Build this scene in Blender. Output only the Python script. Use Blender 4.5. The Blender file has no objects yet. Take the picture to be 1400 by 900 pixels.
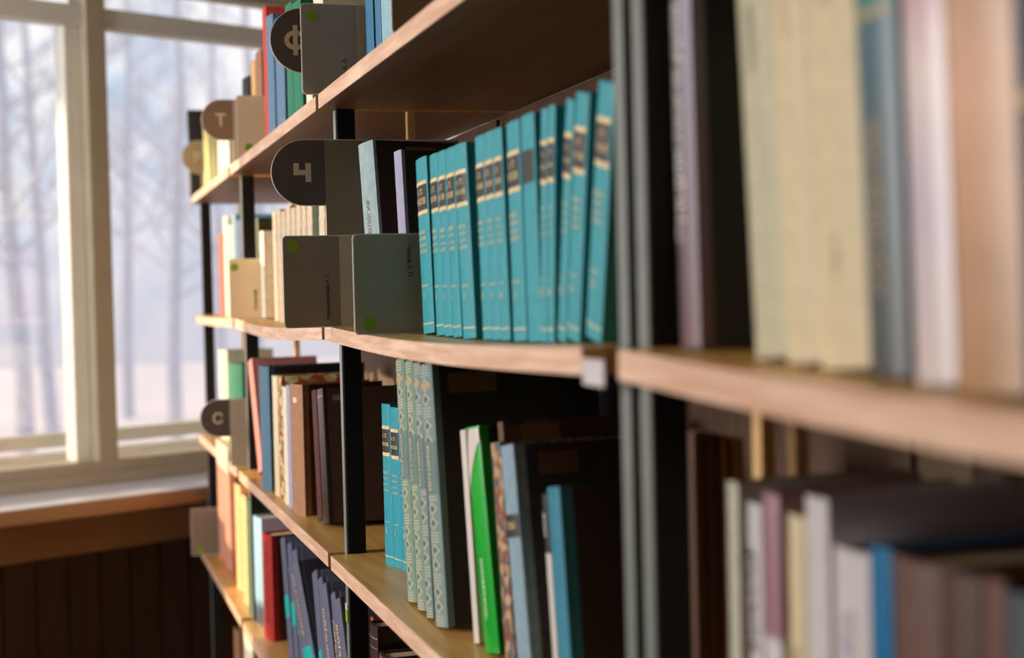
import bpy, bmesh, math, random
from mathutils import Vector, Matrix
random.seed(7)
SC = bpy.context.scene
COL = SC.collection
Z0 = 1.27                      # height of the eye-level shelf top above the floor; heights below are relative to it
PI = math.pi

# ------------------------------------------------------------------ camera
FPX, YAW, PITCH, ROLL = 2077.3, .28945, -.02378, -.02418
CAM = Vector((-.36419, 0.0, .04053))
cy, sy, cp, sp = math.cos(YAW), math.sin(YAW), math.cos(PITCH), math.sin(PITCH)
FW = Vector((sy*cp, cy*cp, sp)); R_ = Vector((cy, -sy, 0)); U_ = R_.cross(FW)
RT = math.cos(ROLL)*R_ + math.sin(ROLL)*U_
UP = -math.sin(ROLL)*R_ + math.cos(ROLL)*U_
cd = bpy.data.cameras.new('camera'); cam = bpy.data.objects.new('camera', cd); COL.objects.link(cam)
M3 = Matrix((RT, UP, -FW)).transposed()
cam.matrix_world = Matrix.Translation(CAM + Vector((0, 0, Z0))) @ M3.to_4x4()
cd.sensor_width = 36; cd.sensor_fit = 'HORIZONTAL'; cd.lens = FPX*36/1400
cd.clip_start = .02; cd.clip_end = 200
cd.dof.use_dof = True; cd.dof.focus_distance = 2.08; cd.dof.aperture_fstop = 3.5
SC.camera = cam

# ------------------------------------------------------------------ exposure, sky, lamps
SC.view_settings.view_transform = 'Standard'; SC.view_settings.look = 'None'
SC.view_settings.gamma = 1; SC.view_settings.use_curve_mapping = False
SC.view_settings.exposure = 0.0
SKY_STRENGTH = 1.22
WINDOW_LIGHT = 170.0            # daylight of the tall window on the left
FILL_LIGHT = 7.0               # added fill lamp behind the camera that lifts the shadows
SUN_STRENGTH = 8.0
def lin(c):
    c = c/255.0
    return c/12.92 if c <= .04045 else ((c+.055)/1.055)**2.4
def rgb(r, g, b): return (lin(r), lin(g), lin(b), 1)

w = bpy.data.worlds.new('sky'); SC.world = w; w.use_nodes = True
nt = w.node_tree; bg = nt.nodes['Background']; bg.inputs[1].default_value = SKY_STRENGTH
tc = nt.nodes.new('ShaderNodeTexCoord'); sx = nt.nodes.new('ShaderNodeSeparateXYZ')
nz = nt.nodes.new('ShaderNodeTexNoise'); nz.inputs['Scale'].default_value = 26; nz.inputs['Detail'].default_value = 5
rp = nt.nodes.new('ShaderNodeValToRGB'); rp.color_ramp.elements[0].position = .36; rp.color_ramp.elements[0].color = rgb(196, 210, 230)
rp.color_ramp.elements[1].position = .6; rp.color_ramp.elements[1].color = rgb(252, 248, 248)
gr = nt.nodes.new('ShaderNodeMapRange'); gr.inputs[1].default_value = -.06; gr.inputs[2].default_value = .12
mx = nt.nodes.new('ShaderNodeMixRGB'); mx.inputs[1].default_value = rgb(212, 205, 214)
nt.links.new(tc.outputs['Generated'], nz.inputs['Vector']); nt.links.new(tc.outputs['Generated'], sx.inputs[0])
nt.links.new(nz.outputs['Fac'], rp.inputs[0]); nt.links.new(sx.outputs[2], gr.inputs[0])
nt.links.new(gr.outputs[0], mx.inputs[0]); nt.links.new(rp.outputs[0], mx.inputs[2]); nt.links.new(mx.outputs[0], bg.inputs[0])

def area(name, loc, target, sx_, sy_, energy, col):
    l = bpy.data.lights.new(name, 'AREA'); l.shape = 'RECTANGLE'; l.size = sx_; l.size_y = sy_; l.energy = energy; l.color = col
    o = bpy.data.objects.new(name, l); COL.objects.link(o); o.location = loc
    o.rotation_euler = (Vector(target)-Vector(loc)).to_track_quat('-Z', 'Z').to_euler(); return o
area('daylight_lamp', (-3.25, 2.3, 1.75), (0, 2.3, 1.6), 1.25, 1.7, WINDOW_LIGHT, (1, .965, .93))
area('fill_lamp', (-1.2, -1.2, 2.75), (-1.0, -1.0, 0), .9, .9, FILL_LIGHT, (1, .74, .48))  # added unseen fill for the faces turned to the camera
sl = bpy.data.lights.new('sun', 'SUN'); sl.energy = SUN_STRENGTH; sl.angle = math.radians(1.5); sl.color = (1, .74, .45)
so = bpy.data.objects.new('sun', sl); COL.objects.link(so)
SUN_DIR = Vector((.66, -.57, -.25)).normalized()
so.rotation_euler = SUN_DIR.to_track_quat('-Z', 'Y').to_euler()

# ------------------------------------------------------------------ pixel -> world (heights relative to the eye-level shelf)
def ray(px, py): return FW + RT*((px-700)/FPX) - UP*((py-450)/FPX)
def atx(px, py, x):
    d = ray(px, py); return CAM + d*((x-CAM.x)/d.x)
def aty(px, py, y):
    d = ray(px, py); return CAM + d*((y-CAM.y)/d.y)

# ------------------------------------------------------------------ materials
MATS = {}
def base_mat(name):
    m = bpy.data.materials.new(name); m.use_nodes = True
    return m, m.node_tree, m.node_tree.nodes['Principled BSDF']
def mat(name, c, rough=.6, var=.12, scale=60, bump=.0, metal=0, stretch=None, spec=.5):
    if name in MATS: return MATS[name]
    m, t, b = base_mat(name)
    b.inputs['Roughness'].default_value = rough; b.inputs['Metallic'].default_value = metal
    b.inputs['Specular IOR Level'].default_value = spec
    col = rgb(*c)
    co = t.nodes.new('ShaderNodeTexCoord'); mp = t.nodes.new('ShaderNodeMapping')
    mp.inputs['Scale'].default_value = stretch or (1, 1, 1)
    n = t.nodes.new('ShaderNodeTexNoise'); n.inputs['Scale'].default_value = scale; n.inputs['Detail'].default_value = 4
    r = t.nodes.new('ShaderNodeValToRGB'); r.color_ramp.elements[0].position = .3; r.color_ramp.elements[1].position = .7
    r.color_ramp.elements[0].color = tuple(v*(1-var) for v in col[:3])+(1,)
    r.color_ramp.elements[1].color = tuple(min(1, v*(1+var)) for v in col[:3])+(1,)
    L = t.links.new
    L(co.outputs['Object'], mp.inputs[0]); L(mp.outputs[0], n.inputs['Vector']); L(n.outputs['Fac'], r.inputs[0]); L(r.outputs[0], b.inputs['Base Color'])
    if bump:
        bp = t.nodes.new('ShaderNodeBump'); bp.inputs['Strength'].default_value = bump; bp.inputs['Distance'].default_value = .001
        n2 = t.nodes.new('ShaderNodeTexNoise'); n2.inputs['Scale'].default_value = 900; L(co.outputs['Object'], n2.inputs['Vector'])
        L(n2.outputs['Fac'], bp.inputs['Height']); L(bp.outputs[0], b.inputs['Normal'])
    MATS[name] = m; return m
def wood(name, c1, c2, rough, scale=(18, 1.6, 18), rings=7, bump=.15):
    m, t, b = base_mat(name); L = t.links.new
    b.inputs['Roughness'].default_value = rough
    co = t.nodes.new('ShaderNodeTexCoord'); mp = t.nodes.new('ShaderNodeMapping'); mp.inputs['Scale'].default_value = scale
    n = t.nodes.new('ShaderNodeTexNoise'); n.inputs['Scale'].default_value = 2.2; n.inputs['Detail'].default_value = 6; n.inputs['Distortion'].default_value = .6
    wv = t.nodes.new('ShaderNodeTexWave'); wv.wave_type = 'BANDS'; wv.bands_direction = 'X'; wv.inputs['Scale'].default_value = rings
    wv.inputs['Distortion'].default_value = 6; wv.inputs['Detail'].default_value = 3
    ma = t.nodes.new('ShaderNodeMath'); ma.operation = 'MULTIPLY_ADD'; ma.inputs[1].default_value = .35
    r = t.nodes.new('ShaderNodeValToRGB'); r.color_ramp.elements[0].position = .38; r.color_ramp.elements[1].position = .85
    r.color_ramp.elements[0].color = rgb(*c1); r.color_ramp.elements[1].color = rgb(*c2)
    L(co.outputs['Object'], mp.inputs[0]); L(mp.outputs[0], n.inputs['Vector']); L(mp.outputs[0], wv.inputs['Vector'])
    L(wv.outputs['Fac'], ma.inputs[0]); L(n.outputs['Fac'], ma.inputs[2]); L(ma.outputs[0], r.inputs[0]); L(r.outputs[0], b.inputs['Base Color'])
    bp = t.nodes.new('ShaderNodeBump'); bp.inputs['Strength'].default_value = bump; bp.inputs['Distance'].default_value = .001
    L(ma.outputs[0], bp.inputs['Height']); L(bp.outputs[0], b.inputs['Normal'])
    MATS[name] = m; return m
def pages_mat():
    m, t, b = base_mat('page_paper'); L = t.links.new
    b.inputs['Roughness'].default_value = .9
    co = t.nodes.new('ShaderNodeTexCoord'); mp = t.nodes.new('ShaderNodeMapping'); mp.inputs['Scale'].default_value = (2, 900, 2)
    n = t.nodes.new('ShaderNodeTexNoise'); n.inputs['Scale'].default_value = 1; r = t.nodes.new('ShaderNodeValToRGB')
    r.color_ramp.elements[0].color = rgb(176, 150, 112); r.color_ramp.elements[1].color = rgb(226, 208, 172)
    L(co.outputs['Object'], mp.inputs[0]); L(mp.outputs[0], n.inputs['Vector']); L(n.outputs['Fac'], r.inputs[0]); L(r.outputs[0], b.inputs['Base Color'])
    MATS['page_paper'] = m
def math_node(t, op, a, b=None):
    n = t.nodes.new('ShaderNodeMath'); n.operation = op
    for i, v in enumerate((a, b)):
        if v is None: continue
        if isinstance(v, (int, float)): n.inputs[i].default_value = v
        else: t.links.new(v, n.inputs[i])
    return n.outputs[0]
def ornament_mat(name, ground, line, dark):
    # a cloth printed with rows of diamonds parted by bands of fine rules
    m, t, b = base_mat(name); L = t.links.new; b.inputs['Roughness'].default_value = .75
    co = t.nodes.new('ShaderNodeTexCoord'); s = t.nodes.new('ShaderNodeSeparateXYZ'); L(co.outputs['Object'], s.inputs[0])
    Y, Z = s.outputs[1], s.outputs[2]
    zf = math_node(t, 'FRACT', math_node(t, 'MULTIPLY', Z, 1/.046))
    inband = math_node(t, 'LESS_THAN', zf, .3)
    rules = math_node(t, 'GREATER_THAN', math_node(t, 'SINE', math_node(t, 'MULTIPLY', Z, 1900)), .1)
    dz = math_node(t, 'ABSOLUTE', math_node(t, 'SUBTRACT', math_node(t, 'FRACT', math_node(t, 'MULTIPLY', math_node(t, 'SUBTRACT', zf, .3), 2/.7)), .5))
    dy = math_node(t, 'ABSOLUTE', math_node(t, 'MULTIPLY', Y, 34))
    dd = math_node(t, 'ADD', dz, dy)
    diam = math_node(t, 'LESS_THAN', math_node(t, 'ABSOLUTE', math_node(t, 'SUBTRACT', dd, .42)), .09)
    core = math_node(t, 'LESS_THAN', dd, .24)
    pick = t.nodes.new('ShaderNodeMix'); L(inband, pick.inputs[0]); L(diam, pick.inputs[2]); L(rules, pick.inputs[3])
    edge = math_node(t, 'LESS_THAN', math_node(t, 'ABSOLUTE', Y), .0145)
    f = math_node(t, 'MULTIPLY', pick.outputs[0], edge)
    notband = math_node(t, 'SUBTRACT', 1, inband)
    c1 = t.nodes.new('ShaderNodeMixRGB'); c1.inputs[1].default_value = rgb(*ground); c1.inputs[2].default_value = rgb(*dark)
    L(math_node(t, 'MULTIPLY', core, notband), c1.inputs[0])
    c2 = t.nodes.new('ShaderNodeMixRGB'); c2.inputs[2].default_value = rgb(*line); L(c1.outputs[0], c2.inputs[1]); L(f, c2.inputs[0])
    L(c2.outputs[0], b.inputs['Base Color']); MATS[name] = m
def mosaic_mat(name, cols, scale):
    m, t, b = base_mat(name); L = t.links.new; b.inputs['Roughness'].default_value = .6
    co = t.nodes.new('ShaderNodeTexCoord'); v = t.nodes.new('ShaderNodeTexVoronoi'); v.inputs['Scale'].default_value = scale
    r = t.nodes.new('ShaderNodeValToRGB'); r.color_ramp.interpolation = 'CONSTANT'
    s = t.nodes.new('ShaderNodeSeparateColor'); L(co.outputs['Object'], v.inputs['Vector']); L(v.outputs['Color'], s.inputs[0]); L(s.outputs[0], r.inputs[0])
    e = r.color_ramp.elements
    while len(e) < len(cols): e.new(.5)
    for i, c in enumerate(cols): e[i].position = i/len(cols); e[i].color = rgb(*c)
    L(r.outputs[0], b.inputs['Base Color']); MATS[name] = m
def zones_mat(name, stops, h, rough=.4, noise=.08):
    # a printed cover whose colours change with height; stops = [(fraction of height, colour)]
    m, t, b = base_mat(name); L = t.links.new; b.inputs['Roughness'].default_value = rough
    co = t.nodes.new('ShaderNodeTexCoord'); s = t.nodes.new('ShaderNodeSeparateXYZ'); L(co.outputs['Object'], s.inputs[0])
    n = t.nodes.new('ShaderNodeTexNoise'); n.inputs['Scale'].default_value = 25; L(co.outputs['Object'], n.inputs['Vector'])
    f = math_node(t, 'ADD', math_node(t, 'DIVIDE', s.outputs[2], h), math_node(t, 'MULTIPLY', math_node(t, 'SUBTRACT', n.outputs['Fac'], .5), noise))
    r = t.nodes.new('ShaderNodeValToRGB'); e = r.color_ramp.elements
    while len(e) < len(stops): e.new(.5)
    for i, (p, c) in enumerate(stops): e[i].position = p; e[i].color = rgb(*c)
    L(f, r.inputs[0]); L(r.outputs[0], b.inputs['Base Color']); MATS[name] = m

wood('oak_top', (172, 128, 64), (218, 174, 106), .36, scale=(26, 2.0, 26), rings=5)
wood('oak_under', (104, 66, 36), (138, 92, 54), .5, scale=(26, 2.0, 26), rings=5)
wood('beech_edge', (204, 160, 132), (232, 196, 170), .5, scale=(10, 3, 40), rings=3, bump=.05)
wood('back_wood', (62, 40, 24), (84, 54, 33), .55, scale=(20, 20, 1.5), rings=3)
wood('pale_lath', (196, 150, 92), (224, 182, 124), .5, scale=(20, 20, 1.5), rings=3)
wood('panel_dark', (50, 30, 18), (72, 44, 26), .55, scale=(14, 14, 1.2), rings=4)
wood('apron_wood', (166, 128, 88), (182, 144, 104), .55, scale=(.5, 10, 10), rings=1)
mat('black_steel', (26, 22, 19), .6, .1, 40, spec=.2)
mat('bright_steel', (122, 128, 124), .35, .06, 40)  # paler steel carrying the light on post fronts; also spine bands
mat('frame_paint', (178, 168, 148), .5, .05, 12)
mat('sash_white', (232, 232, 226), .5, .04, 12)
mat('outer_frame', (222, 226, 224), .6, .06, 12)
mat('sill_paint', (214, 216, 232), .35, .04, 10)
mat('plaster', (196, 178, 150), .9, .05, 8)
mat('ceiling_white', (214, 204, 188), .9, .04, 8)
mat('floor_lino', (84, 58, 40), .6, .15, 6)
mat('card_plastic', (218, 212, 200), .4, .03, 30)
mat('card_sheet', (128, 116, 98), .55, .04, 20)
mat('card_sheet_cool', (152, 142, 126), .5, .04, 20)
mat('card_sheet_strip', (178, 164, 142), .55, .04, 20)
mat('tab_sheet', (82, 70, 66), .5, .05, 20)
mat('card_sheet_lit', (226, 202, 164), .55, .04, 20); mat('tab_hazed', (124, 102, 84), .5, .05, 20); mat('tab_hazed_far', (168, 142, 110), .5, .05, 20)  # brighter light on cards and haze on far tabs, put into colour
mat('tab_letter', (206, 192, 164), .6, .03, 20)
mat('card_ink', (24, 20, 17), .6, .02, 20)
mat('green_dot', (124, 158, 24), .6, .05, 40)
mat('gilt', (226, 198, 146), .4, .1, 90)
mat('gilt_dull', (176, 148, 104), .5, .15, 90)
mat('label_black', (34, 36, 38), .5, .08, 80)
mat('white_ink', (224, 220, 212), .6, .05, 50)
mat('dark_ink', (52, 46, 42), .6, .05, 50)
mat('paper_label', (120, 92, 68), .8, .08, 60)
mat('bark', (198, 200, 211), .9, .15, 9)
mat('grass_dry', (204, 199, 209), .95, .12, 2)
mat('glass_dummy', (255, 255, 255))
pages_mat()
ornament_mat('ornament_green', (112, 140, 126), (184, 174, 142), (86, 92, 84))
ornament_mat('ornament_blue', (110, 134, 134), (172, 166, 144), (82, 90, 88))
mosaic_mat('mosaic_print', [(150, 110, 76), (92, 74, 66), (186, 150, 112), (70, 84, 92), (126, 66, 46)], 120)
mosaic_mat('check_print', [(206, 174, 104), (166, 60, 42), (226, 212, 168), (150, 120, 60)], 90)
mosaic_mat('collage_print', [(70, 46, 30), (96, 62, 38), (58, 40, 30), (110, 76, 48)], 22)
def cloth(name, c, rough=.7, var=.12): return mat(name, c, rough, var, 70, .25)
def gloss(name, c, rough=.28, var=.04): return mat(name, c, rough, var, 30)
def glass_mat():
    m, t, b = base_mat('window_glass'); L = t.links.new
    t.nodes.remove(b); out = t.nodes['Material Output']
    tr = t.nodes.new('ShaderNodeBsdfTransparent'); tr.inputs[0].default_value = (.96, .97, .98, 1)
    gl = t.nodes.new('ShaderNodeBsdfGlossy'); gl.inputs['Roughness'].default_value = .05
    mxn = t.nodes.new('ShaderNodeMixShader'); mxn.inputs[0].default_value = .05
    L(tr.outputs[0], mxn.inputs[1]); L(gl.outputs[0], mxn.inputs[2]); L(mxn.outputs[0], out.inputs[0]); MATS['window_glass'] = m
glass_mat()
M = MATS

# ------------------------------------------------------------------ mesh helpers
def obj(name, bm, m, parent=None, loc=(0, 0, 0), bevel=0, smooth=False):
    me = bpy.data.meshes.new(name); bmesh.ops.recalc_face_normals(bm, faces=bm.faces); bm.to_mesh(me); bm.free()
    o = bpy.data.objects.new(name, me); COL.objects.link(o); o.location = loc
    for mm in (m if isinstance(m, (list, tuple)) else [m]): me.materials.append(mm if not isinstance(mm, str) else M[mm])
    if parent: o.parent = parent
    if bevel:
        b = o.modifiers.new('bevel', 'BEVEL'); b.width = bevel; b.segments = 2; b.limit_method = 'ANGLE'
    if smooth:
        for p in me.polygons: p.use_smooth = True
    return o
def empty(name, loc, label, cat, group=None, rot=None):
    o = bpy.data.objects.new(name, None); COL.objects.link(o); o.location = loc; o.empty_display_size = .03
    if rot is not None: o.rotation_euler = rot
    tag(o, label, cat, group); return o
def tag(o, label, cat, group=None):
    o['label'] = label; o['category'] = cat
    if group: o['group'] = group
    return o
def box(bm, x0, x1, y0, y1, z0, z1, ny=1, fz=None):
    ys = [y0+(y1-y0)*i/ny for i in range(ny+1)]
    rings = []
    for y in ys:
        dz = fz(y) if fz else 0
        rings.append([bm.verts.new((x, y, z+dz)) for x, z in ((x0, z0), (x1, z0), (x1, z1), (x0, z1))])
    for a, b in zip(rings, rings[1:]):
        for i in range(4): bm.faces.new((a[i], a[(i+1) % 4], b[(i+1) % 4], b[i]))
    bm.faces.new(rings[0]); bm.faces.new(rings[-1][::-1]); return bm
def B(*a, **k): return box(bmesh.new(), *a, **k)
def prism_xz(bm, pts, y0, y1):
    a = [bm.verts.new((x, y0, z)) for x, z in pts]; b = [bm.verts.new((x, y1, z)) for x, z in pts]
    n = len(pts)
    for i in range(n): bm.faces.new((a[i], a[(i+1) % n], b[(i+1) % n], b[i]))
    bm.faces.new(a); bm.faces.new(b[::-1]); return bm
def tube(bm, p, q, r0, r1, n=6):
    p, q = Vector(p), Vector(q); d = (q-p).normalized(); a = d.orthogonal().normalized(); b = d.cross(a)
    A = [bm.verts.new(p+(a*math.cos(2*PI*i/n)+b*math.sin(2*PI*i/n))*r0) for i in range(n)]
    C = [bm.verts.new(q+(a*math.cos(2*PI*i/n)+b*math.sin(2*PI*i/n))*r1) for i in range(n)]
    for i in range(n): bm.faces.new((A[i], A[(i+1) % n], C[(i+1) % n], C[i]))
    bm.faces.new(A[::-1]); bm.faces.new(C)
TXT = {}
def text2d(s, bold=0.0):
    if (s, bold) in TXT: return TXT[(s, bold)]
    c = bpy.data.curves.new('text_tmp', 'FONT'); c.body = s; c.size = 1; c.resolution_u = 2; c.offset = bold
    o = bpy.data.objects.new('text_tmp', c); COL.objects.link(o); bpy.context.view_layer.update()
    me = bpy.data.meshes.new_from_object(o.evaluated_get(bpy.context.evaluated_depsgraph_get()))
    vs = [(v.co.x, v.co.y) for v in me.vertices]; fs = [tuple(p.vertices) for p in me.polygons]
    bpy.data.objects.remove(o); bpy.data.curves.remove(c); bpy.data.meshes.remove(me)
    x0 = min(v[0] for v in vs); x1 = max(v[0] for v in vs); y0 = min(v[1] for v in vs); y1 = max(v[1] for v in vs)
    vs = [((x-(x0+x1)/2), (y-(y0+y1)/2)) for x, y in vs]
    TXT[(s, bold)] = (vs, fs, x1-x0, y1-y0); return TXT[(s, bold)]
def add_text(bm, s, width, height, fn, bold=0.0):
    """fits text in width x height (either may be None) and maps (u, v) through fn"""
    vs, fs, tw, th = text2d(s, bold)
    k = min([v for v in ((width/tw if width else None), (height/th if height else None)) if v])
    V = [bm.verts.new(fn(x*k, y*k)) for x, y in vs]
    for f in fs:
        try: bm.faces.new([V[i] for i in f])
        except ValueError: pass

# ------------------------------------------------------------------ the room
WANG = math.atan2(.471, .882); PW = Vector((.033, 4.75, 0))
def wallobj(name, bm, m, parent=None, kind=True, bevel=0):
    o = obj(name, bm, m, parent, bevel=bevel)
    if parent is None:
        o.location = PW + Vector((0, 0, Z0)); o.rotation_euler = (0, 0, WANG)
        if kind: o['kind'] = 'structure'
    return o
def struct(o): o['kind'] = 'structure'; return o
U0, U1, WT, WB = -1.4, 1.3, .97, -.487         # the window's opening in the wall
bm = bmesh.new()
box(bm, -3.6, U0, .0, .07, -Z0, 1.75); box(bm, U1, 4.6, .0, .07, -Z0, 1.75)
box(bm, U0, U1, .0, .07, WT+.04, 1.75); box(bm, U0, U1, .0, .07, -.68, WB-.05)
wallobj('wall_window', bm, 'plaster')
bm = bmesh.new()
for i in range(82):
    x = -3.55+i*.1; box(bm, x, x+.094, -.012, .0, -Z0, -.685)
box(bm, -3.6, 4.6, -.004, .0, -Z0, -.682)
wallobj('trim_1', bm, 'panel_dark')                 # dark boarding under the window
wallobj('trim_2', B(-3.0, 3.0, -.018, 0, -.682, -.578), 'apron_wood', bevel=.003)
wi = bpy.data.objects.new('window_1', None); COL.objects.link(wi); wi.location = PW+Vector((0, 0, Z0)); wi.rotation_euler = (0, 0, WANG); struct(wi)
wallobj('window_sill', B(U0-.3, U1+.3, -.33, .02, -.530, -.489), 'apron_wood', wi, bevel=.004)
wallobj('sill_top', B(U0-.3, U1+.3, -.329, .07, -.489, -.486), 'sill_paint', wi)
bm = bmesh.new()
box(bm, U0, U1, -.03, .14, -.487, -.418); box(bm, U0, U1, -.045, -.03, -.487, -.455)   # bottom rail with a step
box(bm, U0, U1, -.03, .05, .972, 1.04)
for c in (-.325, .98): box(bm, c-.03, c+.035, -.03, .07, -.42, .98)
box(bm, U0, U0+.06, -.03, .07, -.42, .97); box(bm, U1-.06, U1, -.03, .14, -.42, .97)
wallobj('window_frame', bm, 'frame_paint', wi, bevel=.004)
wallobj('transom', B(U0, U1, -.02, .05, .842, .90), 'outer_frame', wi, bevel=.006)
bm = bmesh.new()
for c in (-.325, .98): box(bm, c-.078, c-.03, .01, .07, -.418, .842)
wallobj('sash_stile', bm, 'sash_white', wi, bevel=.004)
wallobj('sash_ledge', B(U0, U1, .14, .36, -.47, -.422), 'sash_white', wi)
bm = bmesh.new(); box(bm, U0, U1, .30, .34, -.40, -.358); box(bm, U0, U1, .30, .34, -.422, -.416)
wallobj('outer_sash', bm, 'outer_frame', wi)
for a, b in ((U0+.06, -.355), (-.29, .95), (1.015, U1-.06)):
    wallobj('pane', B(a, b, .045, .049, -.418, .842), 'window_glass', wi); wallobj('pane', B(a, b, .045, .049, .90, .965), 'window_glass', wi)

struct(obj('floor', B(-3.4, 4.2, -3.0, 8, -.1, 0), 'floor_lino'))
struct(obj('ceiling', B(-3.4, 4.2, -3.0, 8, 3.02, 3.12), 'ceiling_white'))
struct(obj('wall_right', B(3.2, 3.4, -3.0, 8, 0, 3.02), 'plaster'))
struct(obj('wall_back', B(-3.4, 3.4, -3.0, -2.8, 0, 3.02), 'panel_dark'))
bm = bmesh.new(); box(bm, -3.2, -3.0, -3.0, 1.65, 0, 3.02); box(bm, -3.2, -3.0, 2.95, 4.2, 0, 3.02)
box(bm, -3.2, -3.0, 1.65, 2.95, 0, .85); box(bm, -3.2, -3.0, 1.65, 2.95, 2.65, 3.02)
struct(obj('wall_left', bm, 'plaster'))
w2 = bpy.data.objects.new('window_2', None); COL.objects.link(w2); w2.location = (-3.1, 2.3, .85); struct(w2)
bm = bmesh.new(); box(bm, -.04, .04, -.65, -.59, 0, 1.8); box(bm, -.04, .04, 0.59, .65, 0, 1.8); box(bm, -.04, .04, -.03, .03, 0, 1.8)
box(bm, -.04, .04, -.65, .65, 0, .06); box(bm, -.04, .04, -.65, .65, 1.74, 1.8)
obj('window_frame', bm, 'frame_paint', w2)
obj('window_sill', B(.04, .22, -.7, .7, -.03, .0), 'sill_paint', w2)

# ------------------------------------------------------------------ outside: ground, trees, far house
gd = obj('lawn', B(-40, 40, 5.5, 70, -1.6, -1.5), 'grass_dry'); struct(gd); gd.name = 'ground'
def tree(loc, h, seed, label):
    rnd = random.Random(seed); t = empty('bare_tree', loc, label, 'tree', 'bare trees outside the window')
    tr = bmesh.new(); br = bmesh.new()
    pts = [Vector((0, 0, 0))]
    for i in range(7): pts.append(pts[-1]+Vector((rnd.uniform(-.12, .12), rnd.uniform(-.12, .12), h/7)))
    for i in range(7): tube(tr, pts[i], pts[i+1], .15*(1-i/8), .15*(1-(i+1)/8), 7)
    def branch(p, d, l, r, lev):
        q = p+d*l; tube(br, p, q, r, r*.6, 4)
        if lev == 0: return
        for _ in range(3):
            nd = (d+Vector((rnd.uniform(-.7, .7), rnd.uniform(-.7, .7), rnd.uniform(-.1, .7)))).normalized()
            branch(p+d*l*rnd.uniform(.4, 1), nd, l*rnd.uniform(.45, .75), r*.55, lev-1)
    for i in range(20):
        f = rnd.uniform(.22, .98); k = min(6, int(f*7)); p = pts[k].lerp(pts[k+1], f*7-k)
        a = rnd.uniform(0, 2*PI); d = Vector((math.cos(a), math.sin(a), rnd.uniform(.3, 1.1))).normalized()
        branch(p, d, h*.17*(1.25-f), .04*(1.2-f), 3)
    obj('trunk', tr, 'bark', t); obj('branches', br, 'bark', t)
for i, (px, dist, h) in enumerate([(30, 24, 12), (68, 33, 14), (-40, 30, 13), (172, 38, 14), (236, 30, 12), (300, 40, 15), (352, 28, 12)]):
    d = ray(px, 450); d.z = 0; p = CAM+d.normalized()*dist
    tree((p.x, p.y, -1.5), h, 30+i, 'bare leafless tree standing outside, seen blurred through the window')

# ------------------------------------------------------------------ the shelving
SAG = {'A': .011, 'B': .009, 'C': .013, 'O': .003}
SPAN = {'O': (3.36, 4.33), 'A': (2.182, 3.318), 'B': (1.043, 2.157), 'C': (-.17, .968)}
def sag(u, y):
    a, b = SPAN[u]; f = (y-a)/(b-a); return -SAG[u]*max(0, math.sin(PI*max(0, min(1, f))))
DEPTH = .29
def bookcase(u, levels, label, fronts, back):
    y0, y1 = SPAN[u]
    root = empty('bookcase', (0, y0, 0), label, 'bookcase', None)
    ln = y1-y0
    for z in levels:
        fz = (lambda y: sag(u, y+y0)) if z == 0 else None
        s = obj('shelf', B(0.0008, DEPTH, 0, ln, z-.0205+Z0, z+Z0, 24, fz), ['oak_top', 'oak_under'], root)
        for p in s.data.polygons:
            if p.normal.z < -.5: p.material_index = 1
        obj('edge_band', B(-.0012, .0008, 0, ln, z-.0205+Z0, z+Z0, 24, fz), 'beech_edge', s)
    for y in fronts:
        p = obj('upright', B(.024, .051, y-y0-.011, y-y0+.011, 0, .31+Z0), 'black_steel', root, bevel=.0015)
        obj('lit_upright_face', B(.0228, .024, y-y0-.0095, y-y0+.0095, .004, .308+Z0), 'bright_steel', p)  # light on the black post's front, put in as a paler plate
    for y in back:
        obj('rear_lath', B(.130, .141, y-y0-.004, y-y0+.012, 0, .308+Z0), 'pale_lath', root)
    if u != 'O': obj('back_panel', B(.27, .276, .004, ln-.004, .02, .30+Z0), 'back_wood', root)
    return root
LV = (.33, 0, -.33, -.66, -.99)
bookcase('O', LV, 'open-backed wooden bookcase bay at the far end beside the window', (4.325,), (4.336,))
bookcase('A', LV, 'wooden bookcase bay, second from the window, brown books on its lower shelf', (3.339,), (3.335,))
cB = bookcase('B', LV, 'wooden bookcase bay in sharp focus holding the teal volumes', (2.168, 1.018), (2.168, 1.025))
bookcase('C', LV, 'nearest blurred wooden bookcase bay at the right edge', (.981, -.18), (.972,))

# ------------------------------------------------------------------ books
CT = .0022
def bulge(t): return min(.0028, t*.09)
def spine_x(y, t): return -bulge(t)*max(0, 1-(2*y/t)**2)
def cover_bm(t, h, d):
    bm = bmesh.new(); N = 8; bl = bulge(t)
    out = [(d, -t/2), (.009, -t/2), (.0065, -t/2+.0007), (.004, -t/2)]
    out += [(spine_x(-t/2+t*i/N, t), -t/2+t*i/N) for i in range(N+1)]
    out += [(.004, t/2), (.0065, t/2-.0007), (.009, t/2), (d, t/2)]
    c = min(CT, t*.16)
    inn = [(d, t/2-c), (c, t/2-c), (c, -t/2+c), (d, -t/2+c)]
    pts = out+inn
    a = [bm.verts.new((x, y, 0)) for x, y in pts]; b = [bm.verts.new((x, y, h)) for x, y in pts]
    n = len(pts)
    for i in range(n): bm.faces.new((a[i], a[(i+1) % n], b[(i+1) % n], b[i]))
    bm.faces.new(a[::-1]); bm.faces.new(b); return bm
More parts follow.
